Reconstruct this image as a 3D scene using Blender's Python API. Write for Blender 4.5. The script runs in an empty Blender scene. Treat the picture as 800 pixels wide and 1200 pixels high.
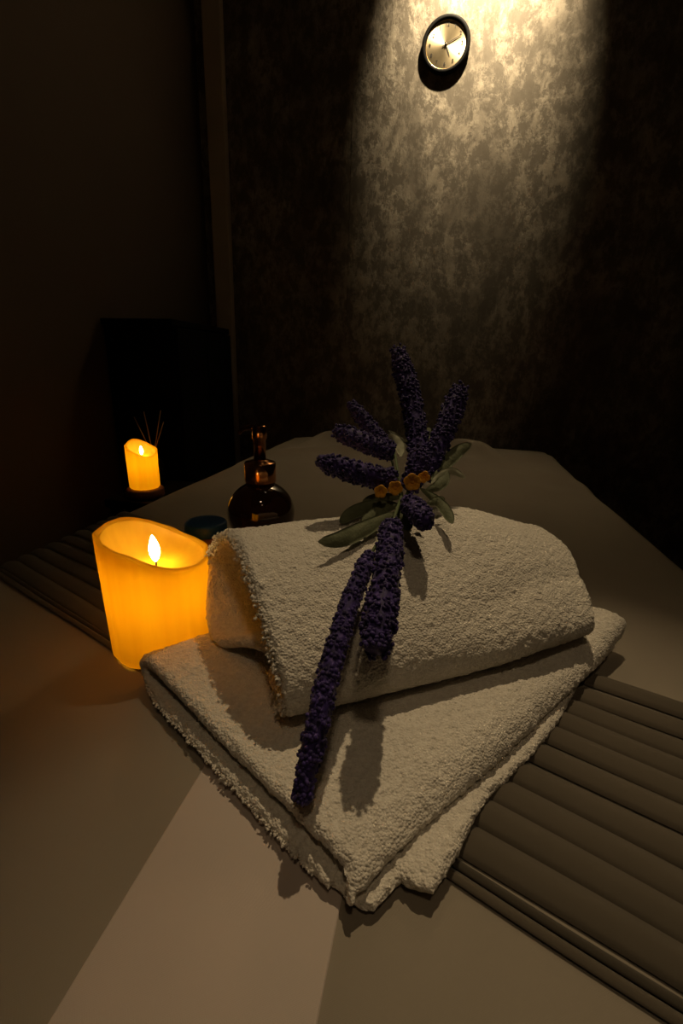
import bpy, bmesh, math, random
import numpy as np
from mathutils import Vector, Matrix, noise as mnoise

random.seed(7)
rng = np.random.default_rng(7)
SC = bpy.context.scene
COL = SC.collection
PI = math.pi

# ------------------------------------------------------------------ camera
TH, YAW, ROLL = math.radians(17.6), math.radians(11.7), math.radians(1.7)
CAM = Vector((0.0, 0.0, 0.26))
fwd = Vector((-math.sin(YAW) * math.cos(TH), math.cos(YAW) * math.cos(TH), -math.sin(TH)))
r0 = Vector((math.cos(YAW), math.sin(YAW), 0.0))
u0 = r0.cross(fwd)
rt = math.cos(ROLL) * r0 + math.sin(ROLL) * u0
up = -math.sin(ROLL) * r0 + math.cos(ROLL) * u0
cam_data = bpy.data.cameras.new('camera')
cam_data.sensor_fit = 'VERTICAL'
cam_data.sensor_height = 36.0
cam_data.lens = 540.0 / 1200.0 * 36.0
cam_data.clip_start = 0.01
cam = bpy.data.objects.new('camera', cam_data)
m3 = Matrix((rt, up, -fwd)).transposed()
cam.matrix_world = Matrix.Translation(CAM) @ m3.to_4x4()
COL.objects.link(cam)
SC.camera = cam

# ------------------------------------------------------------------ world, exposure
w = bpy.data.worlds.new('world')
w.use_nodes = True
w.node_tree.nodes['Background'].inputs[0].default_value = (0.02, 0.015, 0.01, 1)
w.node_tree.nodes['Background'].inputs[1].default_value = 0.0
SC.world = w
SC.view_settings.view_transform = 'Standard'
SC.view_settings.look = 'None'
SC.view_settings.gamma = 1.0
SC.view_settings.use_curve_mapping = False
SC.view_settings.exposure = 0.0

# ------------------------------------------------------------------ lights
def lamp(name, kind, loc, power, color, aim=None, size=0.02, angle=60, blend=1.0):
    d = bpy.data.lights.new(name, kind)
    d.energy = power
    d.color = color
    if kind == 'AREA':
        d.shape = 'DISK'
        d.size = size
    else:
        d.shadow_soft_size = size
    if kind == 'SPOT':
        d.spot_size = math.radians(angle)
        d.spot_blend = blend
    o = bpy.data.objects.new(name, d)
    o.location = loc
    if aim is not None:
        v = Vector(aim) - Vector(loc)
        o.rotation_euler = v.to_track_quat('-Z', 'Y').to_euler()
    COL.objects.link(o)
    return o

WARM = (1.0, 0.74, 0.42)
ZC = 1.90          # ceiling
ZF = -0.60         # floor (z = 0 is the top of the treatment table)
YB = 1.95          # back wall
XL, XR, YN = -1.00, 1.25, -1.3
lamp('wall_spotlight', 'SPOT', (0.03, YB - 0.26, ZC - 0.02), 205, (1.0, 0.79, 0.50), (0.020, YB, 1.59), 0.012, 72, 1.0)
lamp('wall_spotlight_core', 'SPOT', (0.03, YB - 0.26, ZC - 0.02), 1.5, (1.0, 0.76, 0.46), (-0.06, YB - 0.02, 0.9), 0.012, 34, 1.0)
lamp('table_spotlight', 'SPOT', (0.02, 0.96, ZC - 0.02), 46, WARM, (0.07, 0.26, 0.0), 0.016, 21, 1.0)
lamp('table_spotlight_spill', 'SPOT', (0.02, 0.96, ZC - 0.02), 13, WARM, (-0.08, 1.30, 0.0), 0.016, 46, 1.0)
lamp('fill_lamp', 'SPOT', (0.15, -0.45, ZC - 0.02), 10.5, (1.0, 0.72, 0.42), (0.02, 0.26, 0.0), 0.08, 31, 1.0)  # added fill light behind the camera, lifts the towel fronts and shadows
lamp('ambient_fill', 'POINT', (0.5, -0.9, ZC - 0.12), 0.40, (1.0, 0.62, 0.34), size=0.05)  # added weak ambient fill for the whole room, has no fixture

# ------------------------------------------------------------------ material helpers
def new_mat(name):
    m = bpy.data.materials.new(name)
    m.use_nodes = True
    nt = m.node_tree
    for n in list(nt.nodes):
        nt.nodes.remove(n)
    out = nt.nodes.new('ShaderNodeOutputMaterial')
    bs = nt.nodes.new('ShaderNodeBsdfPrincipled')
    nt.links.new(bs.outputs[0], out.inputs[0])
    return m, nt, bs, out

def setv(bs, **kw):
    for k, v in kw.items():
        k = k.replace('_', ' ')
        bs.inputs[k].default_value = v

def rgba(c):
    return (c[0], c[1], c[2], 1.0)

def simple(name, color, rough=0.5, metallic=0.0, c2=None, scale=30.0, bump=0.0, bscale=200.0, **kw):
    m, nt, bs, out = new_mat(name)
    setv(bs, Roughness=rough, Metallic=metallic, **kw)
    tc = nt.nodes.new('ShaderNodeTexCoord')
    ns = nt.nodes.new('ShaderNodeTexNoise')
    ns.inputs['Scale'].default_value = scale
    ns.inputs['Detail'].default_value = 5
    nt.links.new(tc.outputs['Object'], ns.inputs['Vector'])
    rp = nt.nodes.new('ShaderNodeValToRGB')
    rp.color_ramp.elements[0].position = 0.3
    rp.color_ramp.elements[1].position = 0.7
    rp.color_ramp.elements[0].color = rgba(c2 if c2 else [x * 0.85 for x in color])
    rp.color_ramp.elements[1].color = rgba(color)
    nt.links.new(ns.outputs[0], rp.inputs[0])
    nt.links.new(rp.outputs[0], bs.inputs['Base Color'])
    if bump:
        n2 = nt.nodes.new('ShaderNodeTexNoise')
        n2.inputs['Scale'].default_value = bscale
        n2.inputs['Detail'].default_value = 3
        nt.links.new(tc.outputs['Object'], n2.inputs['Vector'])
        b = nt.nodes.new('ShaderNodeBump')
        b.inputs['Strength'].default_value = 1.0
        b.inputs['Distance'].default_value = bump
        nt.links.new(n2.outputs[0], b.inputs['Height'])
        nt.links.new(b.outputs[0], bs.inputs['Normal'])
    return m

def mat_plaster():
    m, nt, bs, out = new_mat('mottled_plaster')
    N = nt.nodes.new
    L = nt.links.new
    tc = N('ShaderNodeTexCoord')
    mp = N('ShaderNodeMapping')
    mp.inputs['Scale'].default_value = (1.0, 1.0, 0.62)
    L(tc.outputs['Object'], mp.inputs['Vector'])
    big = N('ShaderNodeTexNoise'); big.inputs['Scale'].default_value = 4.2; big.inputs['Detail'].default_value = 10; big.inputs['Roughness'].default_value = 0.72; big.inputs['Distortion'].default_value = 0.35
    fine = N('ShaderNodeTexNoise'); fine.inputs['Scale'].default_value = 34; fine.inputs['Detail'].default_value = 10; fine.inputs['Roughness'].default_value = 0.75; fine.inputs['Distortion'].default_value = 0.25
    L(mp.outputs[0], big.inputs['Vector']); L(mp.outputs[0], fine.inputs['Vector'])
    mid = N('ShaderNodeTexNoise'); mid.inputs['Scale'].default_value = 19; mid.inputs['Detail'].default_value = 12; mid.inputs['Roughness'].default_value = 0.78; mid.inputs['Distortion'].default_value = 0.15
    L(mp.outputs[0], mid.inputs['Vector'])
    def rng_(node, a, b, lo, hi):
        q = N('ShaderNodeMapRange'); q.interpolation_type = 'SMOOTHSTEP'
        q.inputs['From Min'].default_value = a; q.inputs['From Max'].default_value = b
        q.inputs['To Min'].default_value = lo; q.inputs['To Max'].default_value = hi
        L(node.outputs[0], q.inputs[0]); return q
    q1 = rng_(big, 0.36, 0.64, 0.25, 1.0); q2 = rng_(mid, 0.44, 0.58, 0.22, 1.0); q3 = rng_(fine, 0.40, 0.62, 0.72, 1.0)
    m1 = N('ShaderNodeMath'); m1.operation = 'MULTIPLY'; L(q1.outputs[0], m1.inputs[0]); L(q2.outputs[0], m1.inputs[1])
    mul = N('ShaderNodeMath'); mul.operation = 'MULTIPLY'; L(m1.outputs[0], mul.inputs[0]); L(q3.outputs[0], mul.inputs[1])
    cr = N('ShaderNodeValToRGB')
    cr.color_ramp.elements[0].position = 0.0; cr.color_ramp.elements[0].color = (0.12, 0.10, 0.072, 1)
    cr.color_ramp.elements[1].position = 1.0; cr.color_ramp.elements[1].color = (0.60, 0.52, 0.40, 1)
    L(mul.outputs[0], cr.inputs[0])
    L(cr.outputs[0], bs.inputs['Base Color'])
    rr = N('ShaderNodeMapRange'); rr.inputs['To Min'].default_value = 0.75; rr.inputs['To Max'].default_value = 0.42
    L(mul.outputs[0], rr.inputs[0]); L(rr.outputs[0], bs.inputs['Roughness'])
    bs.inputs['Metallic'].default_value = 0.15
    b = N('ShaderNodeBump'); b.inputs['Distance'].default_value = 0.002; b.inputs['Strength'].default_value = 0.7
    L(mul.outputs[0], b.inputs['Height']); L(b.outputs[0], bs.inputs['Normal'])
    return m

def mat_terry():
    m, nt, bs, out = new_mat('terry_cotton')
    N = nt.nodes.new
    L = nt.links.new
    tc = N('ShaderNodeTexCoord')
    v = N('ShaderNodeTexVoronoi'); v.inputs['Scale'].default_value = 620
    n = N('ShaderNodeTexNoise'); n.inputs['Scale'].default_value = 300; n.inputs['Detail'].default_value = 4; n.inputs['Roughness'].default_value = 0.65
    L(tc.outputs['Object'], v.inputs['Vector']); L(tc.outputs['Object'], n.inputs['Vector'])
    rp = N('ShaderNodeValToRGB'); rp.color_ramp.elements[0].position = 0.25; rp.color_ramp.elements[1].position = 0.75
    rp.color_ramp.elements[0].color = (0.62, 0.57, 0.49, 1); rp.color_ramp.elements[1].color = (0.86, 0.82, 0.74, 1)
    L(n.outputs[0], rp.inputs[0]); L(rp.outputs[0], bs.inputs['Base Color'])
    ad = N('ShaderNodeMath'); ad.operation = 'SUBTRACT'
    L(n.outputs[0], ad.inputs[0]); L(v.outputs['Distance'], ad.inputs[1])
    b = N('ShaderNodeBump'); b.inputs['Distance'].default_value = 0.0016; b.inputs['Strength'].default_value = 0.7
    L(ad.outputs[0], b.inputs['Height']); L(b.outputs[0], bs.inputs['Normal'])
    setv(bs, Roughness=1.0, Sheen_Weight=0.35, Sheen_Roughness=0.6)
    bs.inputs['Specular IOR Level'].default_value = 0.1
    return m

def mat_cloth(name, color, wscale=900.0, bump=0.0004, spec=0.15, c2=None):
    m, nt, bs, out = new_mat(name)
    N = nt.nodes.new
    L = nt.links.new
    tc = N('ShaderNodeTexCoord')
    w1 = N('ShaderNodeTexWave'); w1.inputs['Scale'].default_value = wscale; w1.bands_direction = 'X'
    w2 = N('ShaderNodeTexWave'); w2.inputs['Scale'].default_value = wscale; w2.bands_direction = 'Y'
    n = N('ShaderNodeTexNoise'); n.inputs['Scale'].default_value = 9; n.inputs['Detail'].default_value = 6
    for q in (w1, w2, n):
        L(tc.outputs['Object'], q.inputs['Vector'])
    rp = N('ShaderNodeValToRGB')
    rp.color_ramp.elements[0].position = 0.3; rp.color_ramp.elements[1].position = 0.7
    rp.color_ramp.elements[0].color = rgba(c2 if c2 else [x * 0.92 for x in color]); rp.color_ramp.elements[1].color = rgba(color)
    L(n.outputs[0], rp.inputs[0]); L(rp.outputs[0], bs.inputs['Base Color'])
    a = N('ShaderNodeMath'); a.operation = 'MULTIPLY'
    L(w1.outputs[1], a.inputs[0]); L(w2.outputs[1], a.inputs[1])
    b = N('ShaderNodeBump'); b.inputs['Distance'].default_value = bump; b.inputs['Strength'].default_value = 0.4
    L(a.outputs[0], b.inputs['Height']); L(b.outputs[0], bs.inputs['Normal'])
    setv(bs, Roughness=0.9, Sheen_Weight=0.15)
    bs.inputs['Specular IOR Level'].default_value = spec
    return m

def mat_wax(name, strength, ztop, streak=True):
    """wax of a lit candle: translucent shell, faint own glow from the light inside"""
    m, nt, bs, out = new_mat(name)
    N = nt.nodes.new
    L = nt.links.new
    tc = N('ShaderNodeTexCoord')
    mp = N('ShaderNodeMapping'); mp.inputs['Scale'].default_value = (60, 60, 3)
    L(tc.outputs['Object'], mp.inputs['Vector'])
    n = N('ShaderNodeTexNoise'); n.inputs['Scale'].default_value = 1.0; n.inputs['Detail'].default_value = 3
    L(mp.outputs[0], n.inputs['Vector'])
    rp = N('ShaderNodeValToRGB')
    rp.color_ramp.elements[0].position = 0.3; rp.color_ramp.elements[1].position = 0.75
    rp.color_ramp.elements[0].color = (0.80, 0.47, 0.03, 1); rp.color_ramp.elements[1].color = (0.93, 0.62, 0.05, 1)
    L(n.outputs[0], rp.inputs[0])
    L(rp.outputs[0], bs.inputs['Base Color'])
    setv(bs, Roughness=0.5)
    bs.inputs['Specular IOR Level'].default_value = 0.3
    tr = N('ShaderNodeBsdfTranslucent')
    L(rp.outputs[0], tr.inputs['Color'])
    mx = N('ShaderNodeMixShader'); mx.inputs[0].default_value = 0.6
    L(bs.outputs[0], mx.inputs[1]); L(tr.outputs[0], mx.inputs[2])
    em = N('ShaderNodeEmission'); em.inputs['Color'].default_value = (1.0, 0.42, 0.003, 1); em.inputs['Strength'].default_value = strength
    ad = N('ShaderNodeAddShader')
    L(mx.outputs[0], ad.inputs[0]); L(em.outputs[0], ad.inputs[1])
    L(ad.outputs[0], out.inputs[0])
    return m

def mat_emit(name, color, strength):
    m, nt, bs, out = new_mat(name)
    e = nt.nodes.new('ShaderNodeEmission')
    e.inputs[0].default_value = rgba(color); e.inputs[1].default_value = strength
    nt.links.new(e.outputs[0], out.inputs[0])
    return m

def mat_dial():
    m, nt, bs, out = new_mat('brushed_gold_dial')
    N = nt.nodes.new
    L = nt.links.new
    setv(bs, Metallic=1.0, Roughness=0.50, Anisotropic=0.80, Anisotropic_Rotation=0.0)
    tg = N('ShaderNodeTangent'); tg.direction_type = 'RADIAL'; tg.axis = 'Z'
    L(tg.outputs[0], bs.inputs['Tangent'])
    tc = N('ShaderNodeTexCoord')
    n = N('ShaderNodeTexNoise'); n.inputs['Scale'].default_value = 60
    L(tc.outputs['Object'], n.inputs['Vector'])
    rp = N('ShaderNodeValToRGB')
    rp.color_ramp.elements[0].color = (0.62, 0.50, 0.30, 1); rp.color_ramp.elements[1].color = (0.80, 0.68, 0.46, 1)
    L(n.outputs[0], rp.inputs[0]); L(rp.outputs[0], bs.inputs['Base Color'])
    return m

def mat_floret():
    m, nt, bs, out = new_mat('purple_florets')
    N = nt.nodes.new
    L = nt.links.new
    tc = N('ShaderNodeTexCoord')
    n = N('ShaderNodeTexNoise'); n.inputs['Scale'].default_value = 260; n.inputs['Detail'].default_value = 2
    L(tc.outputs['Object'], n.inputs['Vector'])
    rp = N('ShaderNodeValToRGB')
    e = rp.color_ramp.elements
    e[0].position = 0.35; e[0].color = (0.014, 0.008, 0.050, 1)
    e[1].position = 0.62; e[1].color = (0.050, 0.030, 0.175, 1)
    q = e.new(0.80); q.color = (0.16, 0.11, 0.34, 1)
    L(n.outputs[0], rp.inputs[0]); L(rp.outputs[0], bs.inputs['Base Color'])
    setv(bs, Roughness=0.6, Sheen_Weight=0.1)
    bs.inputs['Specular IOR Level'].default_value = 0.25
    return m

M = {}
M['plaster'] = mat_plaster()
M['terry'] = mat_terry()
M['sheet'] = mat_cloth('bed_linen', (0.30, 0.262, 0.21), 700, 0.0003)
M['pale_strip'] = mat_cloth('pale_strip_cloth', (0.56, 0.48, 0.43), 700, 0.0003)
M['runner'] = mat_cloth('runner_cloth', (0.12, 0.10, 0.075), 1200, 0.0004, c2=(0.095, 0.08, 0.06))
M['runner_seam'] = mat_cloth('runner_hem_cloth', (0.07, 0.06, 0.045), 1200, 0.0004)
M['wax'] = mat_wax('glowing_wax', 0.075, 0.12)
M['wax_small'] = mat_wax('glowing_wax_small', 0.30, 0.1)
M['flame'] = mat_emit('flame', (1.0, 0.72, 0.30), 40.0)
M['wick'] = simple('charred_wick', (0.03, 0.02, 0.015), 0.9)
M['dark_paint'] = simple('brown_wall_paint', (0.10, 0.072, 0.05), 0.85, c2=(0.09, 0.064, 0.044), scale=3, bump=0.0006, bscale=60)
M['trim'] = simple('beige_trim', (0.80, 0.68, 0.50), 0.6, scale=6)
M['floor'] = simple('dark_wood_floor', (0.05, 0.035, 0.022), 0.45, scale=12)
M['ceiling'] = simple('ceiling_paint', (0.10, 0.085, 0.07), 0.9, scale=8)
M['black'] = simple('black_lacquer', (0.004, 0.004, 0.004), 0.6, c2=(0.003, 0.003, 0.003), Specular_IOR_Level=0.12)
M['black_case'] = simple('black_plastic', (0.004, 0.004, 0.004), 0.6, Specular_IOR_Level=0.08)
M['dial'] = mat_dial()
M['ink'] = simple('dark_ink', (0.02, 0.014, 0.008), 0.5)
M['brass'] = simple('brass', (0.75, 0.5, 0.22), 0.25, 1.0)
M['copper'] = simple('copper_plated_pump', (0.62, 0.30, 0.13), 0.16, 1.0, c2=(0.58, 0.27, 0.11))
M['amber'] = simple('dark_amber_glaze', (0.035, 0.013, 0.004), 0.07, 0.0, c2=(0.028, 0.010, 0.003), Coat_Weight=1.0, Coat_Roughness=0.04)
M['blue_lid'] = simple('dark_blue_lid', (0.012, 0.075, 0.19), 0.45)
M['amber_jar'] = simple('amber_jar_glass', (0.32, 0.11, 0.02), 0.15, c2=(0.28, 0.09, 0.015), Coat_Weight=0.6)
M['floret'] = mat_floret()
M['leaf'] = simple('grey_green_leaf', (0.155, 0.17, 0.095), 0.75, c2=(0.10, 0.115, 0.06), scale=90, bump=0.0006, bscale=400)
M['leaf_pale'] = simple('pale_underside_leaf', (0.42, 0.42, 0.30), 0.8, c2=(0.30, 0.31, 0.21), scale=90)
M['stem'] = simple('green_stem', (0.08, 0.11, 0.04), 0.7, scale=80)
M['yellow'] = simple('yellow_petal', (0.80, 0.40, 0.02), 0.7, c2=(0.60, 0.26, 0.012), scale=160)
M['mattress'] = simple('cream_vinyl', (0.4, 0.34, 0.26), 0.5)
M['wood'] = simple('walnut', (0.28, 0.12, 0.045), 0.45, c2=(0.18, 0.075, 0.028), scale=25)
M['reed'] = simple('rattan_reed', (0.45, 0.27, 0.12), 0.8, scale=60)
M['lampmetal'] = simple('white_lamp_ring', (0.6, 0.58, 0.54), 0.4)
M['lamplens'] = mat_emit('lamp_lens', (1.0, 0.8, 0.5), 3.0)

# ------------------------------------------------------------------ object helpers
def tag(o, label=None, cat=None, group=None, kind=None):
    if label: o['label'] = label
    if cat: o['category'] = cat
    if group: o['group'] = group
    if kind: o['kind'] = kind
    return o

def empty(name, loc, rotz=0.0, **kw):
    o = bpy.data.objects.new(name, None)
    o.empty_display_size = 0.02
    o.location = loc
    o.rotation_euler = (0, 0, rotz)
    COL.objects.link(o)
    return tag(o, **kw)

def link_mesh(name, me, mat, parent=None, smooth=True, world=False):
    """world=True: mesh coordinates are world ones, child is offset by the parent's inverse"""
    if mat is not None and not me.materials:
        me.materials.append(mat)
    if smooth:
        me.shade_smooth()
    o = bpy.data.objects.new(name, me)
    COL.objects.link(o)
    if parent is not None:
        o.parent = parent
        if world:
            o.matrix_parent_inverse = parent.matrix_basis.inverted()
    return o

def from_bm(name, bm, mat, parent=None, smooth=True, world=False):
    me = bpy.data.meshes.new(name)
    bm.to_mesh(me)
    bm.free()
    return link_mesh(name, me, mat, parent, smooth, world)

def bm_box(bm, lo, hi, bevel=0.0, seg=2):
    r = bmesh.ops.create_cube(bm, size=1.0)
    vs = r['verts']
    for v in vs:
        v.co = Vector([lo[i] + (v.co[i] + 0.5) * (hi[i] - lo[i]) for i in range(3)])
    if bevel:
        es = list({e for v in vs for e in v.link_edges})
        bmesh.ops.bevel(bm, geom=es, offset=bevel, segments=seg, affect='EDGES', profile=0.5)

def box(name, lo, hi, mat, parent=None, bevel=0.0, smooth=False, world=False):
    bm = bmesh.new()
    bm_box(bm, lo, hi, bevel)
    o = from_bm(name, bm, mat, parent, smooth, world)
    return o

def lathe(bm, prof, seg=48, cx=0.0, cy=0.0, cz=0.0, cap0=True, cap1=True, matrix=None):
    rings = []
    for r, z in prof:
        ring = []
        for k in range(seg):
            a = 2 * PI * k / seg
            p = Vector((cx + r * math.cos(a), cy + r * math.sin(a), cz + z))
            if matrix is not None:
                p = matrix @ p
            ring.append(bm.verts.new(p))
        rings.append(ring)
    for i in range(len(rings) - 1):
        for k in range(seg):
            bm.faces.new((rings[i][k], rings[i][(k + 1) % seg], rings[i + 1][(k + 1) % seg], rings[i + 1][k]))
    if cap0: bm.faces.new(list(reversed(rings[0])))
    if cap1: bm.faces.new(rings[-1])

def tube(bm, pts, radii, seg=10, caps=True):
    pts = [Vector(p) for p in pts]
    n = len(pts)
    if not hasattr(radii, '__len__'):
        radii = [radii] * n
    rings = []
    prev = None
    for i, p in enumerate(pts):
        t = (pts[min(i + 1, n - 1)] - pts[max(i - 1, 0)]).normalized()
        if prev is None:
            a = Vector((0, 0, 1)) if abs(t.z) < 0.9 else Vector((1, 0, 0))
            nrm = (a - t * a.dot(t)).normalized()
        else:
            nrm = (prev - t * prev.dot(t)).normalized()
        prev = nrm
        b = t.cross(nrm)
        rings.append([bm.verts.new(p + (nrm * math.cos(2 * PI * k / seg) + b * math.sin(2 * PI * k / seg)) * radii[i]) for k in range(seg)])
    for i in range(n - 1):
        for k in range(seg):
            bm.faces.new((rings[i][k], rings[i][(k + 1) % seg], rings[i + 1][(k + 1) % seg], rings[i + 1][k]))
    if caps:
        bm.faces.new(list(reversed(rings[0])))
        bm.faces.new(rings[-1])

def grid_mesh(name, P, close_u=False):
    """P: (nu, nv, 3) array -> quad grid mesh"""
    nu, nv = P.shape[:2]
    idx = np.arange(nu * nv).reshape(nu, nv)
    a = idx[:-1, :-1].ravel(); b = idx[1:, :-1].ravel(); c = idx[1:, 1:].ravel(); d = idx[:-1, 1:].ravel()
    F = np.stack([a, b, c, d], 1)
    return raw_mesh(name, P.reshape(-1, 3), F)

def raw_mesh(name, V, F):
    me = bpy.data.meshes.new(name)
    V = np.ascontiguousarray(V, dtype=np.float32)
    F = np.ascontiguousarray(F, dtype=np.int32)
    k = F.shape[1]
    me.vertices.add(len(V)); me.vertices.foreach_set('co', V.ravel())
    me.loops.add(F.size); me.loops.foreach_set('vertex_index', F.ravel())
    me.polygons.add(len(F)); me.polygons.foreach_set('loop_start', np.arange(0, F.size, k, dtype=np.int32))
    me.update(calc_edges=True)
    me.validate()
    return me

# value noise, vectorised
_T = rng.random((64, 64, 64)).astype(np.float32)
def vnoise(P, scale):
    q = P * scale + 1000.0
    i = np.floor(q).astype(np.int64)
    f = (q - i)
    f = f * f * (3 - 2 * f)
    i &= 63
    j = (i + 1) & 63
    def T(a, b, c): return _T[a, b, c]
    x0, y0, z0 = i[..., 0], i[..., 1], i[..., 2]
    x1, y1, z1 = j[..., 0], j[..., 1], j[..., 2]
    fx, fy, fz = f[..., 0], f[..., 1], f[..., 2]
    c00 = T(x0, y0, z0) * (1 - fx) + T(x1, y0, z0) * fx
    c10 = T(x0, y1, z0) * (1 - fx) + T(x1, y1, z0) * fx
    c01 = T(x0, y0, z1) * (1 - fx) + T(x1, y0, z1) * fx
    c11 = T(x0, y1, z1) * (1 - fx) + T(x1, y1, z1) * fx
    return (c00 * (1 - fy) + c10 * fy) * (1 - fz) + (c01 * (1 - fy) + c11 * fy) * fz

def normals(P):
    du = np.gradient(P, axis=0)
    dv = np.gradient(P, axis=1)
    n = np.cross(du, dv)
    return n / (np.linalg.norm(n, axis=-1, keepdims=True) + 1e-12)

def lerp(a, b, t):
    return a + (b - a) * t

def smooth01(t):
    t = np.clip(t, 0, 1)
    return t * t * (3 - 2 * t)

def sample_line(n, L, r, step):
    """parameters along 0..L, denser within r of both ends"""
    m = max(3, int(math.ceil(r / step)) + 4)
    k = np.linspace(0, 1, m)
    e = r * (1 - np.cos(k * PI / 2))
    mid = np.linspace(r, L - r, max(3, int((L - 2 * r) / step)))
    return np.concatenate([e, mid[1:-1], (L - e)[::-1]])

def terry_sheet(name, fn, LU, LV, thick, step, parent, amp=0.0011, mat=None, wob=0.0015):
    """a sheet of terry cloth: fn(u, v) -> centre surface in metres along the cloth; rounded rims, looped pile"""
    r = thick * 0.5
    u = sample_line(0, LU, r, step)
    v = sample_line(0, LV, r, step)
    UU, VV = np.meshgrid(u, v, indexing='ij')
    P = fn(UU, VV)
    # ragged rims
    e1 = (vnoise(P, 60) - 0.5) * wob
    N = normals(P)
    d = np.minimum(np.minimum(UU, LU - UU), np.minimum(VV, LV - VV))
    t = np.clip(d / r, 0, 1)
    prof = np.sqrt(np.clip(1 - (1 - t) ** 2, 0, 1))
    top = P + N * (r * prof)[..., None]
    bot = P - N * (r * prof)[..., None]
    rimf = 1.0 + 0.35 * (1 - smooth01(d / 0.007))
    def pile(Q, S):
        h = (vnoise(Q, 520) - 0.5) * 1.0 + (vnoise(Q + 7.3, 260) - 0.5) * 0.9 + (vnoise(Q + 3.1, 90) - 0.5) * 0.7
        h2 = (vnoise(Q + 1.7, 28) - 0.5) * 1.6
        lump = (h * amp + h2 * amp)[..., None]
        # sideways jitter, so the rims look looped
        jit = np.stack([vnoise(Q + 11, 430) - 0.5, vnoise(Q + 23, 430) - 0.5, vnoise(Q + 37, 430) - 0.5], -1) * (amp * 1.5 * rimf)[..., None]
        return Q + S * N * lump + jit
    top = pile(top, 1.0)
    bot = pile(bot, -1.0)
    # share the border
    nu, nv = top.shape[:2]
    ti = np.arange(nu * nv).reshape(nu, nv)
    bi = ti + nu * nv
    border = np.zeros((nu, nv), bool); border[0, :] = border[-1, :] = border[:, 0] = border[:, -1] = True
    bi2 = np.where(border, ti, bi)
    def quads(I, flip):
        a = I[:-1, :-1].ravel(); b = I[1:, :-1].ravel(); c = I[1:, 1:].ravel(); d_ = I[:-1, 1:].ravel()
        return np.stack([a, b, c, d_] if not flip else [a, d_, c, b], 1)
    F = np.concatenate([quads(ti, False), quads(bi2, True)])
    V = np.concatenate([top.reshape(-1, 3), bot.reshape(-1, 3)])
    used = np.zeros(len(V), bool); used[F.ravel()] = True
    remap = np.cumsum(used) - 1
    me = raw_mesh(name, V[used], remap[F])
    return link_mesh(name, me, mat or M['terry'], parent, True, world=True)

def path_fn(pts, n=600):
    """Catmull-Rom through 2-D control points, resampled by arc length -> f(s) , length"""
    pts = np.array(pts, float)
    Q = np.vstack([2 * pts[0] - pts[1], pts, 2 * pts[-1] - pts[-2]])
    out = []
    for i in range(1, len(Q) - 2):
        p0, p1, p2, p3 = Q[i - 1], Q[i], Q[i + 1], Q[i + 2]
        t = np.linspace(0, 1, 40, endpoint=False)[:, None]
        out.append(0.5 * ((2 * p1) + (-p0 + p2) * t + (2 * p0 - 5 * p1 + 4 * p2 - p3) * t ** 2 + (-p0 + 3 * p1 - 3 * p2 + p3) * t ** 3))
    out.append(pts[-1][None])
    C = np.vstack(out)
    s = np.concatenate([[0], np.cumsum(np.linalg.norm(np.diff(C, axis=0), axis=1))])
    L = s[-1]
    dim = C.shape[1]
    def f(x):
        return np.stack([np.interp(x, s, C[:, k]) for k in range(dim)], -1)
    return f, L

# ================================================================== the room
TW = 0.10
tag(box('floor', (XL - TW, YN - TW, ZF - 0.1), (XR + TW, YB + TW, ZF), M['floor']), kind='structure')
tag(box('ceiling', (XL - TW, YN - TW, ZC), (XR + TW, YB + TW, ZC + 0.1), M['ceiling']), kind='structure')
wb = tag(box('wall_back', (XL - TW, YB + 0.004, ZF), (XR + TW, YB + TW, ZC), M['plaster']), kind='structure')
# three sheets of plaster-effect wallpaper meeting in upright seams
for x0, x1, t in ((-0.882, -0.4085, 0.0), (-0.407, 1.05, 0.0012), (1.0515, XR, 0.0)):
    p = box('wallpaper_sheet', (x0, YB - t, ZF), (x1, YB + 0.006, ZC), M['plaster'], wb, bevel=0.0)
tag(box('wall_left', (XL - TW, YN, ZF), (XL, YB + 0.004, ZC), M['dark_paint']), kind='structure')
tag(box('wall_right', (XR, YN, ZF), (XR + TW, YB + 0.004, ZC), M['dark_paint']), kind='structure')
tag(box('wall_near', (XL - TW, YN - TW, ZF), (XR + TW, YN, ZC), M['dark_paint']), kind='structure')
tr = tag(box('trim_1', (-0.957, YB - 0.028, ZF), (-0.886, YB + 0.004, ZC), M['trim'], bevel=0.004), kind='structure')

# recessed ceiling lamps (above the frame)
def downlight(x, y, label):
    t = empty('recessed_spotlight', (x, y, ZC), label=label, cat='ceiling light', group='recessed ceiling spotlights')
    bm = bmesh.new()
    lathe(bm, [(0.034, -0.002), (0.046, -0.003), (0.048, 0.0), (0.034, 0.0)], 36, cap0=False, cap1=False)
    from_bm('lamp_ring', bm, M['lampmetal'], t)
    bm = bmesh.new()
    lathe(bm, [(0.033, -0.001), (0.033, 0.0)], 36)
    from_bm('lens', bm, M['lamplens'], t)
downlight(0.03, YB - 0.26, 'recessed ceiling spotlight close to the back wall above the clock')
downlight(0.02, 0.96, 'recessed ceiling spotlight above the middle of the treatment table')
downlight(0.15, -0.45, 'added ceiling fixture for the fill light over the near end of the treatment table')  # unseen fixture added to go with the fill light

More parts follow.
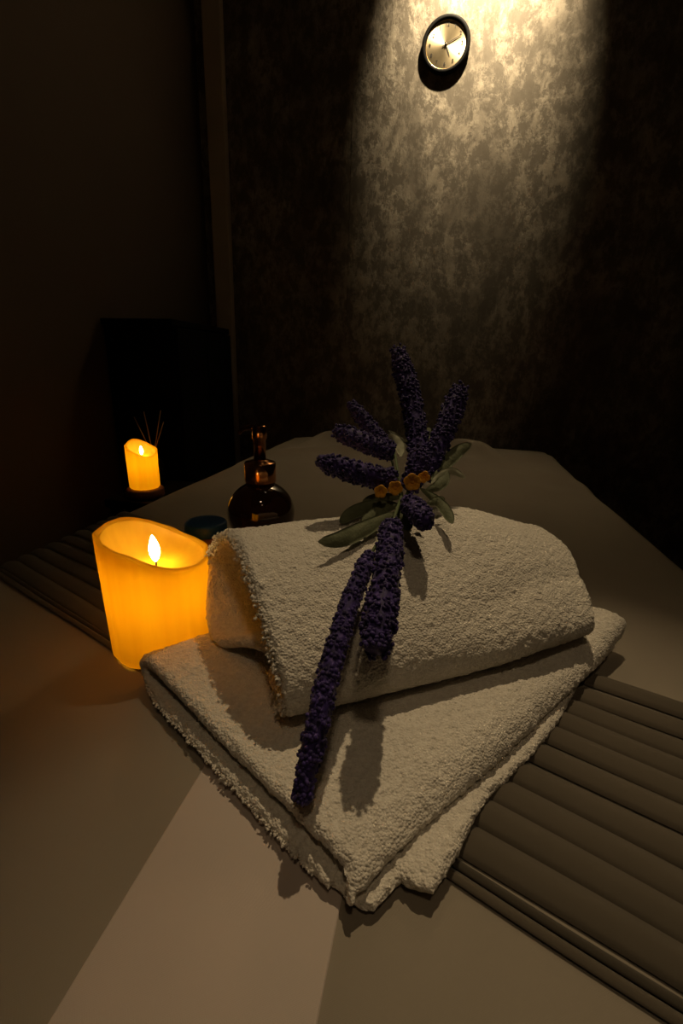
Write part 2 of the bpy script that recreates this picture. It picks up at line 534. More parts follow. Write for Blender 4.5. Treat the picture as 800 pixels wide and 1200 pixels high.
# ================================================================== treatment table and its linen
BX0, BX1, BY0, BY1 = -0.545, 0.365, -0.42, 1.68
tb = empty('treatment_table', (0.5 * (BX0 + BX1), 0.5 * (BY0 + BY1), ZF), label='padded treatment table under a pale sheet, filling the foreground', cat='massage table')
box('padded_top', (BX0 + 0.012, BY0 + 0.012, -0.09), (BX1 - 0.012, BY1 - 0.012, -0.012), M['mattress'], tb, bevel=0.02, world=True)
box('table_frame', (BX0 + 0.04, BY0 + 0.04, -0.15), (BX1 - 0.04, BY1 - 0.04, -0.09), M['wood'], tb, bevel=0.005, world=True)
for x in (BX0 + 0.08, BX1 - 0.14):
    for y in (BY0 + 0.08, BY1 - 0.14):
        box('leg', (x, y, ZF), (x + 0.06, y + 0.06, -0.15), M['wood'], tb, bevel=0.004, world=True)

def sheet_height(X, Y):
    P = np.stack([X, Y, 0 * X], -1)
    z = (vnoise(P, 7) - 0.5) * 0.003 + (vnoise(P + 5, 16) - 0.5) * 0.0012
    far = smooth01((Y - 0.75) / 0.5)
    # loose folds near the far end
    for (x, y, ang, ln, wd, h) in ((-0.40, 1.60, 75, 0.15, 0.028, 0.034), (-0.33, 1.42, 25, 0.20, 0.030, 0.014), (0.10, 1.56, 118, 0.17, 0.034, 0.040),
                                   (0.02, 1.30, 60, 0.22, 0.040, 0.012), (0.24, 1.52, 12, 0.16, 0.05, 0.010), (-0.15, 1.35, -30, 0.25, 0.04, 0.008),
                                   (0.22, 1.15, 80, 0.3, 0.05, 0.006)):
        a = math.radians(ang)
        u = (X - x) * math.cos(a) + (Y - y) * math.sin(a)
        v = -(X - x) * math.sin(a) + (Y - y) * math.cos(a)
        z = z + h * np.exp(-(u / ln) ** 2 - (v / wd) ** 2)
    z = z + far * (vnoise(P + 9, 11) - 0.5) * 0.010
    return np.maximum(z, -0.002) * (1 - smooth01((0.62 - Y) / 0.2) * 0.85)

def make_sheet():
    drop = 0.36
    r = 0.022
    def edge(L0, L1, step):
        # arc-length style coordinate: side drop, rounded edge, flat top, rounded edge, drop
        a = np.linspace(-drop, 0, 22)[:-1]
        b = np.linspace(0, r * PI / 2, 9)[:-1]
        c = np.linspace(0, L1 - L0 - 2 * r, int((L1 - L0) / step))
        pos, z = [], []
        for q in a: pos.append(L0 + 0 * q); z.append(q - r)
        for q in b: pos.append(L0 + r - r * math.cos(q / r)); z.append(-r + r * math.sin(q / r))
        for q in c: pos.append(L0 + r + q); z.append(0.0)
        for q in b[::-1]: pos.append(L1 - r + r * math.cos(q / r)); z.append(-r + r * math.sin(q / r))
        for q in a[::-1]: pos.append(L1); z.append(q - r)
        return np.array(pos), np.array(z)
    px, zx = edge(BX0, BX1, 0.009)
    py, zy = edge(BY0, BY1, 0.009)
    X, Y = np.meshgrid(px, py, indexing='ij')
    ZX, ZY = np.meshgrid(zx, zy, indexing='ij')
    Z = np.minimum(ZX, ZY)
    # vertices hanging past a corner: pull in a little so the drape reads as cloth
    flat = (ZX >= -1e-6) & (ZY >= -1e-6)
    Z = Z + np.where(flat, sheet_height(X, Y), sheet_height(X, Y) * np.exp(Z * 25))
    hang = np.clip(-Z / drop, 0, 1)
    wx = np.sin(Y * 31) * 0.012 * hang + np.sin(Y * 13 + 1) * 0.016 * hang
    wy = np.sin(X * 29) * 0.012 * hang
    sx = np.where(X <= BX0 + r, -1, np.where(X >= BX1 - r, 1, 0))
    sy = np.where(Y <= BY0 + r, -1, np.where(Y >= BY1 - r, 1, 0))
    X = X + sx * (np.abs(wx) + 0.012 * hang)
    Y = Y + sy * (np.abs(wy) + 0.012 * hang)
    P = np.stack([X, Y, Z], -1)
    me = grid_mesh('bed_sheet', P)
    return me
sh = empty('bed_sheet', (0.5 * (BX0 + BX1), 0.5 * (BY0 + BY1), 0.0), label='pale cream bed sheet spread over the treatment table, wrinkled at the far end', cat='sheet')
link_mesh('sheet_cloth', make_sheet(), M['sheet'], sh, world=True)
# paler lengthwise strip just above the sheet, coming out from under the towels
def pale_strip():
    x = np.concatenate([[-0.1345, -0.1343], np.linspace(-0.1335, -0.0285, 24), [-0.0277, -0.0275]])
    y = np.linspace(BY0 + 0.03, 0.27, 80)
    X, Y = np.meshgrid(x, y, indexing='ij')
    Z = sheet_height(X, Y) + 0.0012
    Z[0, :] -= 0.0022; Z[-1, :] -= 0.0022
    return grid_mesh('sheet_strip', np.stack([X, Y, Z], -1))
tag(link_mesh('sheet_strip', pale_strip(), M['pale_strip'], sh, world=True), label='paler lengthwise strip on the sheet')

# ================================================================== pleated runner
RN = np.array([0.390, 0.921]); RD = np.array([0.921, -0.390])     # across, along
rn = empty('bed_runner', (0.0, 0.30, 0.0), label='brown pleated runner lying diagonally across the bed sheet under the towels', cat='bed runner')
def runner_strip(name, c0, c1, lift0, lift1, mat, wav=0.0012, seed=0):
    """one overlapping tuck between offsets c0 and c1 across the runner; falls over both table edges"""
    r = 0.022
    ts = np.linspace(-0.85, 0.72, 500)
    k = np.array([0, 0.06, 0.13, 0.20, 0.32, 0.45, 0.54, 0.62, 0.74, 0.85, 0.93, 1.0])
    A, K = np.meshgrid(ts, k, indexing='ij')
    bend = np.sin(A * 9 + c0 * 40 + seed) * 0.0022 + np.sin(A * 23 + seed * 2.1) * 0.0009
    off = c0 + (c1 - c0) * K + bend
    X = RD[0] * A + RN[0] * off
    Y = RD[1] * A + RN[1] * off
    hump = np.interp(K, [0, 0.06, 0.20, 0.45, 0.62, 0.85, 1.0], [0, 0.42, 0.72, 1.0, 0.92, 0.42, 0.0])
    prof = lift0 + (lift1 - lift0) * hump
    # pressed flat under the towels
    ta = (X + 0.020) * -0.853 + (Y - 0.159) * 0.521
    tb_ = (X + 0.020) * 0.584 + (Y - 0.159) * 0.812
    under = smooth01((ta + 0.022) / 0.014) * smooth01((0.255 - ta) / 0.012) * smooth01((tb_ + 0.006) / 0.012) * smooth01((0.365 - tb_) / 0.012)
    prof = prof * (1 - 0.93 * under)
    Z = sheet_height(X, Y) + prof + 0.0008
    # over the edge: the part beyond the table side hangs down
    def fold(X, Z, edge, sgn):
        over = (X - (edge - sgn * r)) * sgn
        ang = np.clip(over / r, 0, PI / 2)
        nx = edge - sgn * r + sgn * (r + prof + 0.003) * np.sin(ang)
        nz = -r + (r + prof + 0.001) * np.cos(ang) - np.maximum(over - r * PI / 2, 0)
        m = over > 0
        return np.where(m, nx + sgn * 0.014 * smooth01(np.maximum(over - r, 0) / 0.1), X), np.where(m, nz, Z)
    X, Z = fold(X, Z, BX1, 1)
    X, Z = fold(X, Z, BX0, -1)
    P = np.stack([X, Y, Z], -1)
    keep = Z[:, 4] > -0.20
    P = P[keep]
    return link_mesh(name, grid_mesh(name, P), mat, rn, world=True)
o0, o1, npl = 0.1935, 0.424, 10
pw = (o1 - o0) / npl
runner_strip('hem', 0.181, 0.1875, 0.0012, 0.0030, M['runner'], seed=5)
runner_strip('hem', 0.1878, 0.1932, 0.0012, 0.0030, M['runner_seam'], seed=5)
for i in range(npl):
    runner_strip('pleat', o0 + i * pw, o0 + (i + 1) * pw, 0.0006, 0.0058, M['runner'], seed=0.35 * i)

# ================================================================== folded towel
A0 = np.array([-0.020, 0.159]); E1 = np.array([-0.853, 0.521]); E2 = np.array([0.584, 0.812])
ft = empty('folded_towel', (0.03, 0.33, 0.0), label='white terry towel folded flat on the bed sheet under the rolled towel', cat='towel')
ZB = 0.0078
LA, LB = 0.248, 0.352
# profile across the fold: (a along E1, z)
pts = [(0.012, ZB), (0.06, ZB), (0.13, ZB), (0.20, ZB), (0.232, ZB + 0.001), (0.241, ZB + 0.006), (0.240, ZB + 0.014), (0.230, ZB + 0.0190),
       (0.20, ZB + 0.0180), (0.13, ZB + 0.0150), (0.06, ZB + 0.0145), (0.020, ZB + 0.0145), (0.004, ZB + 0.011), (-0.003, ZB + 0.004)]
fpath, FL = path_fn(pts)
def towel_fn(U, V):
    q = fpath(U)
    a = q[..., 0]; z = q[..., 1]
    b = V
    top = smooth01((z - 0.012) / 0.010)
    wob = np.sin(b * 17 + 0.6) * 0.0025 + np.sin(b * 37) * 0.0012
    a = a + wob * (1 - smooth01(a / 0.12)) - wob * smooth01((a - 0.12) / 0.1)
    # fuller towards the far right, thinner at the front corner
    z = z * (1.0 + 0.0 * b) + top * (0.004 * smooth01(b / 0.25) + 0.0035 * np.sin(a * 21 + b * 11) * smooth01(b / 0.1))
    # loose end: the top layer overhangs the lower at the front left side
    bb = b + lerp(-0.006, 0.001, top) * smooth01((0.245 - a) / 0.05) * (1 - 0.0 * b)
    # far edge of the top bulges up and out at the right
    bulge = top * smooth01((b - 0.27) / 0.08) * (1 - smooth01(a / 0.13))
    z = z + 0.012 * bulge
    a = a - 0.012 * bulge
    return np.stack([A0[0] + E1[0] * a + E2[0] * bb, A0[1] + E1[1] * a + E2[1] * bb, z], -1)
terry_sheet('folded_layer', towel_fn, FL, LB, 0.0098, 0.00125, ft, amp=0.0010)
# lower flap that peeps out along the right side
def flap_fn(U, V):
    s = V / 0.31
    a = U - 0.024 + 0.010 * smooth01((s - 0.04) / 0.25) + 0.014 * smooth01((s - 0.35) / 0.65) + np.sin(V * 26) * 0.0018
    b = 0.020 + V + 0.004 * np.sin(U * 40)
    b = b + 0.009 * (np.exp(-U / 0.007) + np.exp(-(0.050 - U) / 0.006)) * np.exp(-V / 0.02)
    z = 0.0068 + 0.0 * U + np.maximum(0, 0.0035 * np.sin(V * 24 + 1.0)) * (1 - smooth01((U - 0.0) / 0.03))
    return np.stack([A0[0] + E1[0] * a + E2[0] * b, A0[1] + E1[1] * a + E2[1] * b, z], -1)
terry_sheet('lower_flap', flap_fn, 0.050, 0.31, 0.0085, 0.00125, ft, amp=0.0010)
# rolled hem end at the front corner
bm = bmesh.new()
def loc(a, b, z): return Vector((A0[0] + E1[0] * a + E2[0] * b, A0[1] + E1[1] * a + E2[1] * b, z))
def corner_fn(U, V):
    a = U - 0.009
    b = -0.002 + V + 0.006 * (np.exp(-U / 0.006)) * np.exp(-V / 0.01)
    z = 0.0055 + 0.0015 * np.sin(V * 90)
    return np.stack([A0[0] + E1[0] * a + E2[0] * b, A0[1] + E1[1] * a + E2[1] * b, z + 0 * U], -1)
terry_sheet('hem_corner', corner_fn, 0.13, 0.030, 0.0075, 0.00125, ft, amp=0.0009)
bm.free()

# ================================================================== rolled towel
RL = np.array([-0.084, 0.237]); RA = np.array([0.839, 0.545]); RP = np.array([-0.545, 0.839])   # front left foot, axis, to the rear
rt_ = empty('rolled_towel', (-0.02, 0.36, 0.032), label='white terry towel loosely rolled on top of the folded towel', cat='towel')
ZR = 0.0355
# cross-section (p to the rear, z up): outer layer from inside the front bottom over the crest and back under
sec = [(0.050, 0.001, 0), (0.022, 0.000, 0), (0.003, 0.006, 0), (-0.003, 0.018, 0), (0.006, 0.036, -0.002), (0.036, 0.062, -0.006), (0.074, 0.083, -0.010), (0.108, 0.0915, -0.013), (0.136, 0.086, -0.019),
       (0.154, 0.066, -0.027), (0.158, 0.040, -0.033), (0.146, 0.014, -0.036), (0.110, 0.0005, -0.034), (0.080, 0.0115, -0.012), (0.052, 0.0125, 0.012), (0.030, 0.0135, 0.024), (0.022, 0.022, 0.030), (0.034, 0.040, 0.032), (0.064, 0.062, 0.030), (0.098, 0.074, 0.028),
       (0.124, 0.068, 0.024), (0.139, 0.050, 0.018), (0.136, 0.030, 0.012), (0.116, 0.018, 0.010), (0.086, 0.024, 0.016), (0.060, 0.028, 0.01), (0.058, 0.038, 0.01), (0.080, 0.050, 0.01), (0.102, 0.052, 0.008), (0.112, 0.040, 0.006), (0.092, 0.036, 0.01)]
rpath, RLn = path_fn(sec)
TL = 0.300
def roll_fn(U, V):
    q = rpath(U)
    p = q[..., 0]; z = q[..., 1]
    zz = z / 0.095
    s = V / TL
    # 0 outside layer, 1 everything wound inside it
    inner = smooth01((U - 0.34) / 0.05)
    top = smooth01((zz - 0.05) / 0.5)
    endr = smooth01((s - 0.55) / 0.45)
    left = 1 - smooth01(s / 0.5)
    z = z * (1 - 0.30 * endr ** 2.2) * (1 - 0.05 * left)
    p = lerp(p, 0.078 + (p - 0.078) * 0.88, endr ** 2)
    v = V + left * q[..., 2]
    # right end bulges out in the middle, drawn in at the foot
    v = v - endr * 0.026 * smooth01((0.08 - p) / 0.09) + endr * 0.004 * top
    wave = (np.sin(V * 26 + U * 9) * 0.0020 + np.sin(V * 57 + U * 17) * 0.0009)
    z = z + wave * smooth01(zz * 2) + 0.003 * np.sin(V * 19 + 0.5) * top * (1 - left)
    # shallow diagonal crease on the front
    z = z - 0.0030 * np.exp(-((p - 0.030 - (s - 0.75) * 0.06) / 0.010) ** 2) * smooth01((s - 0.35) / 0.3) * (1 - inner)
    # the foot lifts clear at the right
    z = z + 0.005 * smooth01((s - 0.45) / 0.3) * (1 - smooth01(zz / 0.4)) * smooth01((0.05 - p) / 0.05) * (1 - inner)
    z = z + ZR
    X = RL[0] + RA[0] * v + RP[0] * p
    Y = RL[1] + RA[1] * v + RP[1] * p
    return np.stack([X, Y, z], -1)
terry_sheet('rolled_cloth', roll_fn, RLn, TL, 0.0105, 0.00125, rt_, amp=0.0009)

ICOB = bmesh.new(); bmesh.ops.create_icosphere(ICOB, subdivisions=1, radius=1.0); ICOB.verts.ensure_lookup_table()
ICO_V = np.array([v.co[:] for v in ICOB.verts]); ICO_F = np.array([[v.index for v in f.verts] for f in ICOB.faces]); ICOB.free()
def loops(name, centres, r, parent):
    n = len(centres)
    V = ICO_V[None] * (r * (0.6 + 0.8 * rng.random((n, 1, 3)))) + centres[:, None]
    F = (ICO_F[None] + (np.arange(n) * len(ICO_V))[:, None, None]).reshape(-1, 3)
    o = link_mesh(name, raw_mesh(name, V.reshape(-1, 3), F), M['terry'], parent, world=True)
    return tag(o, kind='stuff')
nb = 900
ub = 0.02 + 0.27 * rng.random(nb)
cb_ = roll_fn(ub, np.abs(rng.normal(0, 0.0012, nb)) - 0.0012) + rng.normal(0, 0.0017, (nb, 3))
loops('looped_edge', cb_, 0.0012, rt_)
nb = 500
ub = FL * (0.02 + 0.42 * rng.random(nb))
cb_ = towel_fn(ub, np.abs(rng.normal(0, 0.0010, nb)) - 0.0010) + rng.normal(0, 0.0007, (nb, 3))
loops('looped_edge', cb_, 0.0009, ft)

# ================================================================== candles
def candle(name, loc, R0, R1, hb, hf, dip_ang, label, wax, scale, light_in, light_flame, rim=0.0045, group='pillar candles with a glowing wax shell'):
    t = empty(name, loc, label=label, cat='candle', group=group)
    seg = 72
    H = lambda a: lerp(hf, hb, 0.5 - 0.5 * math.cos(a - dip_ang)) + 0.002 * math.sin(3 * a)
    bm = bmesh.new()
    rings = []
    nz = 26
    def rad(a, k):
        return lerp(R0, R1, k) + 0.0006 * math.sin(7 * a + 1.3) * (0.3 + k) + 0.0005 * math.sin(13 * a + 4 * k)
    for i in range(nz + 1):
        k = i / nz
        ring = []
        for j in range(seg):
            a = 2 * PI * j / seg
            r = rad(a, k)
            if i == 0: r -= 0.003
            ring.append(bm.verts.new((r * math.cos(a), r * math.sin(a), H(a) * k + 0.001)))
        rings.append(ring)
    for (dr, dz) in ((0.0012, 0.0012), (rim * 0.6, 0.0012), (rim, -0.0012)):
        ring = []
        for j in range(seg):
            a = 2 * PI * j / seg
            r = rad(a, 1) - dr
            ring.append(bm.verts.new((r * math.cos(a), r * math.sin(a), H(a) + dz + 0.001)))
        rings.append(ring)
    for i in range(len(rings) - 1):
        for j in range(seg):
            bm.faces.new((rings[i][j], rings[i][(j + 1) % seg], rings[i + 1][(j + 1) % seg], rings[i + 1][j]))
    from_bm('wax_shell', bm, wax, t)
    # inner cup (wax pool)
    bm = bmesh.new()
    rings = []
    floor_z = 0.5 * (hb + hf) - 0.022 * scale
    for i in range(15):
        k = i / 14
        ring = []
        for j in range(seg):
            a = 2 * PI * j / seg
            r = (R1 - rim - 0.0004) * (1 - 0.985 * k ** 1.6)
            z = lerp(H(a) - 0.0004, floor_z, 1 - (1 - k) ** 2.4)
            ring.append(bm.verts.new((r * math.cos(a), r * math.sin(a), z)))
        rings.append(ring)
    for i in range(len(rings) - 1):
        for j in range(seg):
            bm.faces.new((rings[i][j], rings[i + 1][j], rings[i + 1][(j + 1) % seg], rings[i][(j + 1) % seg]))
    bm.faces.new(rings[-1])
    from_bm('wax_pool', bm, wax, t)
    bm = bmesh.new()
    tube(bm, [(0, 0, floor_z), (0.0003, 0, floor_z + 0.003 * scale), (0.0002, 0.0004, floor_z + 0.006 * scale)], 0.0009 * scale, 8)
    from_bm('wick', bm, M['wick'], t)
    bm = bmesh.new()
    fz = floor_z + 0.0050 * scale
    fh = 0.0250 * scale
    prof = [(0.0008, 0.0), (0.0026, 0.12), (0.0038, 0.30), (0.0040, 0.45), (0.0033, 0.65), (0.0020, 0.84), (0.0009, 0.95), (0.0002, 1.0)]
    lathe(bm, [(r * scale * 1.2, z * fh) for r, z in prof], 20, cz=fz)
    for v in bm.verts:
        v.co.x += 0.0012 * scale * ((v.co.z - fz) / fh) ** 2 * -1
    from_bm('flame', bm, M['flame'], t)
    p = lamp('inner_glow', 'POINT', (0, 0, floor_z - 0.014 * scale), light_in, (1.0, 0.54, 0.05), size=0.012)
    p.parent = t
    return t

candle('pillar_candle', (-0.2395, 0.339, 0.001), 0.0435, 0.0465, 0.1180, 0.0895, math.radians(18),
       'large glowing orange pillar candle with a slanted rim beside the folded towel', M['wax'], 1.0, 0.10, 0)
# the far, smaller-looking one
ST = (-0.690, 0.965)
candle('pillar_candle', (ST[0], ST[1], -0.036), 0.0345, 0.0350, 0.110, 0.080, math.radians(-25),
       'small glowing pillar candle on the dark stand near the left wall', M['wax_small'], 0.85, 0.055, 0)

# stand under the far candle, with a wooden coaster
stn = empty('side_table', (ST[0] - 0.02, ST[1] + 0.02, ZF), label='low black side table by the left wall, carrying the far candle', cat='side table')
box('table_top', (ST[0] - 0.075, ST[1] - 0.055, -0.078), (ST[0] + 0.06, ST[1] + 0.165, -0.058), M['black'], stn, bevel=0.003, world=True)
for dx in (-0.065, 0.03):
    for dy in (-0.05, 0.135):
        box('leg', (ST[0] + dx, ST[1] + dy, ZF), (ST[0] + dx + 0.02, ST[1] + dy + 0.02, -0.078), M['black'], stn, world=True)
bm = bmesh.new()
lathe(bm, [(0.041, 0.0), (0.0435, 0.003), (0.0435, 0.018), (0.041, 0.021)], 40)
o = from_bm('candle_coaster', bm, M['wood'])
o.location = (ST[0], ST[1], -0.0575)
tag(o, 'round brown wooden coaster under the small far candle', 'coaster')

# reed diffuser behind it
rd = empty('reed_diffuser', (-0.735, 1.075, -0.058), label='dark bottle with thin rattan reeds behind the small far candle', cat='diffuser')
bm = bmesh.new()
lathe(bm, [(0.020, 0.0), (0.024, 0.003), (0.024, 0.055), (0.018, 0.066), (0.010, 0.070), (0.010, 0.084), (0.0115, 0.086)], 28, cap1=False)
from_bm('bottle', bm, M['black_case'], rd)
for tip in ((-0.045, 0.0, 0.176), (-0.022, 0.010, 0.190), (0.030, 0.006, 0.196), (0.042, -0.004, 0.168)):
    bm = bmesh.new()
    tube(bm, [(-tip[0] * 0.25, 0, 0.004), (tip[0] * 0.08, tip[1] * 0.2, 0.085), tip], 0.0013, 6)
    from_bm('reed', bm, M['reed'], rd, smooth=True)

# black cabinet
cb = empty('black_cabinet', (-0.86, 1.44, ZF), label='black box-shaped cabinet standing against the left wall behind the candles', cat='cabinet')
CX0, CX1, CY0, CY1, CZ = -0.985, -0.765, 1.262, 1.62, 0.372
box('body', (CX0, CY0, ZF + 0.05), (CX1, CY1, CZ - 0.018), M['black'], cb, bevel=0.002, world=True)
box('top_panel', (CX0 - 0.004, CY0 - 0.006, CZ - 0.018), (CX1 + 0.004, CY1 + 0.004, CZ), M['black'], cb, bevel=0.002, world=True)
box('plinth', (CX0 + 0.01, CY0 + 0.015, ZF), (CX1 - 0.01, CY1 - 0.01, ZF + 0.05), M['black'], cb, world=True)
d1 = box('door', (CX1, CY0 + 0.006, ZF + 0.056), (CX1 + 0.012, CY0 + 0.176, CZ - 0.022), M['black'], cb, bevel=0.002, world=True)
d2 = box('door', (CX1, CY0 + 0.180, ZF + 0.056), (CX1 + 0.012, CY1 - 0.006, CZ - 0.022), M['black'], cb, bevel=0.002, world=True)

# ================================================================== pump bottle and jar
PB = (-0.252, 0.622)
pb = empty('pump_bottle', (PB[0], PB[1], 0.002), math.radians(0), label='round dark amber pump bottle with copper spout behind the rolled towel', cat='bottle')
bm = bmesh.new()
prof = [(0.020, 0.000), (0.030, 0.0015)]
for k in range(1, 24):
    a = -PI / 2 + 0.62 + (PI - 0.62 - 0.36) * k / 23
    prof.append((0.0500 * math.cos(a), 0.0450 + 0.0475 * math.sin(a)))
prof += [(0.0165, 0.0905), (0.0165, 0.094)]
lathe(bm, prof, 64)
from_bm('body', bm, M['amber'], pb)
bm = bmesh.new()
lathe(bm, [(0.0175, 0.0), (0.0222, 0.001), (0.0228, 0.003), (0.0228, 0.029), (0.0215, 0.031), (0.0130, 0.0315), (0.0125, 0.034)], 48, cz=0.0905)
from_bm('collar', bm, M['copper'], pb)
bm = bmesh.new()
lathe(bm, [(0.0088, 0.0), (0.0088, 0.030), (0.0105, 0.032), (0.0105, 0.049), (0.0092, 0.0505)], 40, cz=0.1235)
from_bm('pump_stem', bm, M['copper'], pb)
bm = bmesh.new()
d = Vector((-0.985, 0.17, 0))
ptsn = [Vector((0, 0, 0.1680)) + d * t + Vector((0, 0, z)) for t, z in ((0.006, 0.001), (0.014, 0.002), (0.021, 0.0015), (0.027, -0.001), (0.032, -0.005), (0.0345, -0.0085))]
tube(bm, ptsn, [0.0045, 0.0045, 0.0040, 0.0036, 0.0031, 0.0027], 14)
from_bm('spout', bm, M['copper'], pb)

jr = empty('cosmetic_jar', (-0.288, 0.520, 0.0015), label='small amber jar with dark blue lid between the large candle and rolled towel', cat='jar')
bm = bmesh.new()
lathe(bm, [(0.021, 0.0), (0.0242, 0.002), (0.0250, 0.006), (0.0250, 0.038), (0.0225, 0.042), (0.0215, 0.044)], 48)
from_bm('body', bm, M['amber_jar'], jr)
bm = bmesh.new()
lathe(bm, [(0.0225, 0.044), (0.0262, 0.0445), (0.0268, 0.046), (0.0268, 0.0580), (0.0258, 0.0600), (0.0235, 0.0608)], 56)
from_bm('lid', bm, M['blue_lid'], jr)

# ================================================================== clock
CK = (-0.0970, 1.279)
ck = empty('wall_clock', (CK[0], YB - 0.0012, CK[1]), label='small round wall clock with gold dial and black case under the spotlight', cat='clock')
RX = Matrix.Rotation(PI / 2, 4, 'X')      # lathe axis z -> -y (towards the room)
RC, DC = 0.0785, 0.0165
bm = bmesh.new()
lathe(bm, [(RC - 0.006, 0.0), (RC, 0.002), (RC, DC - 0.003), (RC - 0.003, DC), (RC - 0.010, DC), (RC - 0.0118, DC - 0.0015), (RC - 0.0118, DC - 0.008)], 72)
o = from_bm('case', bm, M['black_case'], ck); o.rotation_euler = (PI / 2, 0, 0)
bm = bmesh.new()
lathe(bm, [(RC - 0.0122, DC - 0.0078), (RC - 0.0122, DC - 0.0062)], 72)
o = from_bm('dial', bm, M['dial'], ck, smooth=False); o.rotation_euler = (PI / 2, 0, 0)
bm = bmesh.new()
lathe(bm, [(RC - 0.0124, DC - 0.0061), (RC - 0.0120, DC - 0.0042), (RC - 0.0138, DC - 0.0044), (RC - 0.0144, DC - 0.0060)], 72, cap0=False, cap1=False)
o = from_bm('bezel', bm, M['brass'], ck); o.rotation_euler = (PI / 2, 0, 0)
yf = -(DC - 0.0058)
def hand(name, ang, ln, wd, back):
    bm = bmesh.new()
    dy = yf - (0.0016 if name == 'minute_hand' else 0.0006)
    c, s = math.sin(ang), math.cos(ang)
    def P(l, w_, y): return (c * l + s * w_, y, s * l - c * w_)
    q = [(-back, -wd), (-back, wd), (ln * 0.75, wd * 0.8), (ln, 0.0004), (ln, -0.0004), (ln * 0.75, -wd * 0.8)]
    f = [bm.verts.new(P(l, w_, dy)) for l, w_ in q]
    g = [bm.verts.new(P(l, w_, dy + 0.0006)) for l, w_ in q]
    bm.faces.new(f); bm.faces.new(list(reversed(g)))
    for i in range(6):
        bm.faces.new((f[i], g[i], g[(i + 1) % 6], f[(i + 1) % 6]))
    bmesh.ops.recalc_face_normals(bm, faces=bm.faces)
    from_bm(name, bm, M['ink'], ck, smooth=False)
hand('minute_hand', math.radians(66), 0.052, 0.0014, 0.012)
hand('hour_hand', math.radians(156), 0.036, 0.0020, 0.008)
bm = bmesh.new()
lathe(bm, [(0.0035, 0.0), (0.0035, 0.0035), (0.002, 0.0045)], 20)
o = from_bm('hand_hub', bm, M['ink'], ck); o.rotation_euler = (PI / 2, 0, 0); o.location = (0, yf + 0.0005, 0)
for h in range(1, 13):
    a = math.radians(30 * h)
    cu = bpy.data.curves.new('numeral', 'FONT')
    cu.body = str(h); cu.size = 0.0150; cu.align_x = 'CENTER'; cu.align_y = 'CENTER'; cu.extrude = 0.0002
    tmp = bpy.data.objects.new('numeral_text', cu)
    COL.objects.link(tmp)
    bpy.context.view_layer.update()
    me = bpy.data.meshes.new_from_object(tmp.evaluated_get(bpy.context.evaluated_depsgraph_get()))
    bpy.data.objects.remove(tmp)
    me.name = 'numeral'
    me.materials.clear(); me.materials.append(M['ink'])
    o = bpy.data.objects.new('numeral', me)
    COL.objects.link(o); o.parent = ck
    o.rotation_euler = (PI / 2, 0, 0)
    o.location = (math.sin(a) * 0.0525, yf - 0.0003, math.cos(a) * 0.0525)

# ================================================================== lavender bunch
HUB = Vector((-0.024, 0.392, 0.1400))
bq = empty('lavender_bunch', HUB, label='bunch of dark purple artificial lavender with grey-green leaves on the rolled towel', cat='flowers')
ico_v = []
_b = bmesh.new(); bmesh.ops.create_icosphere(_b, subdivisions=1, radius=1.0)
_b.verts.ensure_lookup_table()
ICO_V = np.array([v.co[:] for v in _b.verts]); ICO_F = np.array([[v.index for v in f.verts] for f in _b.faces]); _b.free()

def rand_rot(n):
    q = rng.normal(size=(n, 4)); q /= np.linalg.norm(q, axis=1, keepdims=True)
    w_, x, y, z = q.T
    return np.stack([np.stack([1 - 2 * (y * y + z * z), 2 * (x * y - z * w_), 2 * (x * z + y * w_)], -1),
                     np.stack([2 * (x * y + z * w_), 1 - 2 * (x * x + z * z), 2 * (y * z - x * w_)], -1),
                     np.stack([2 * (x * z - y * w_), 2 * (y * z + x * w_), 1 - 2 * (x * x + y * y)], -1)], 1)

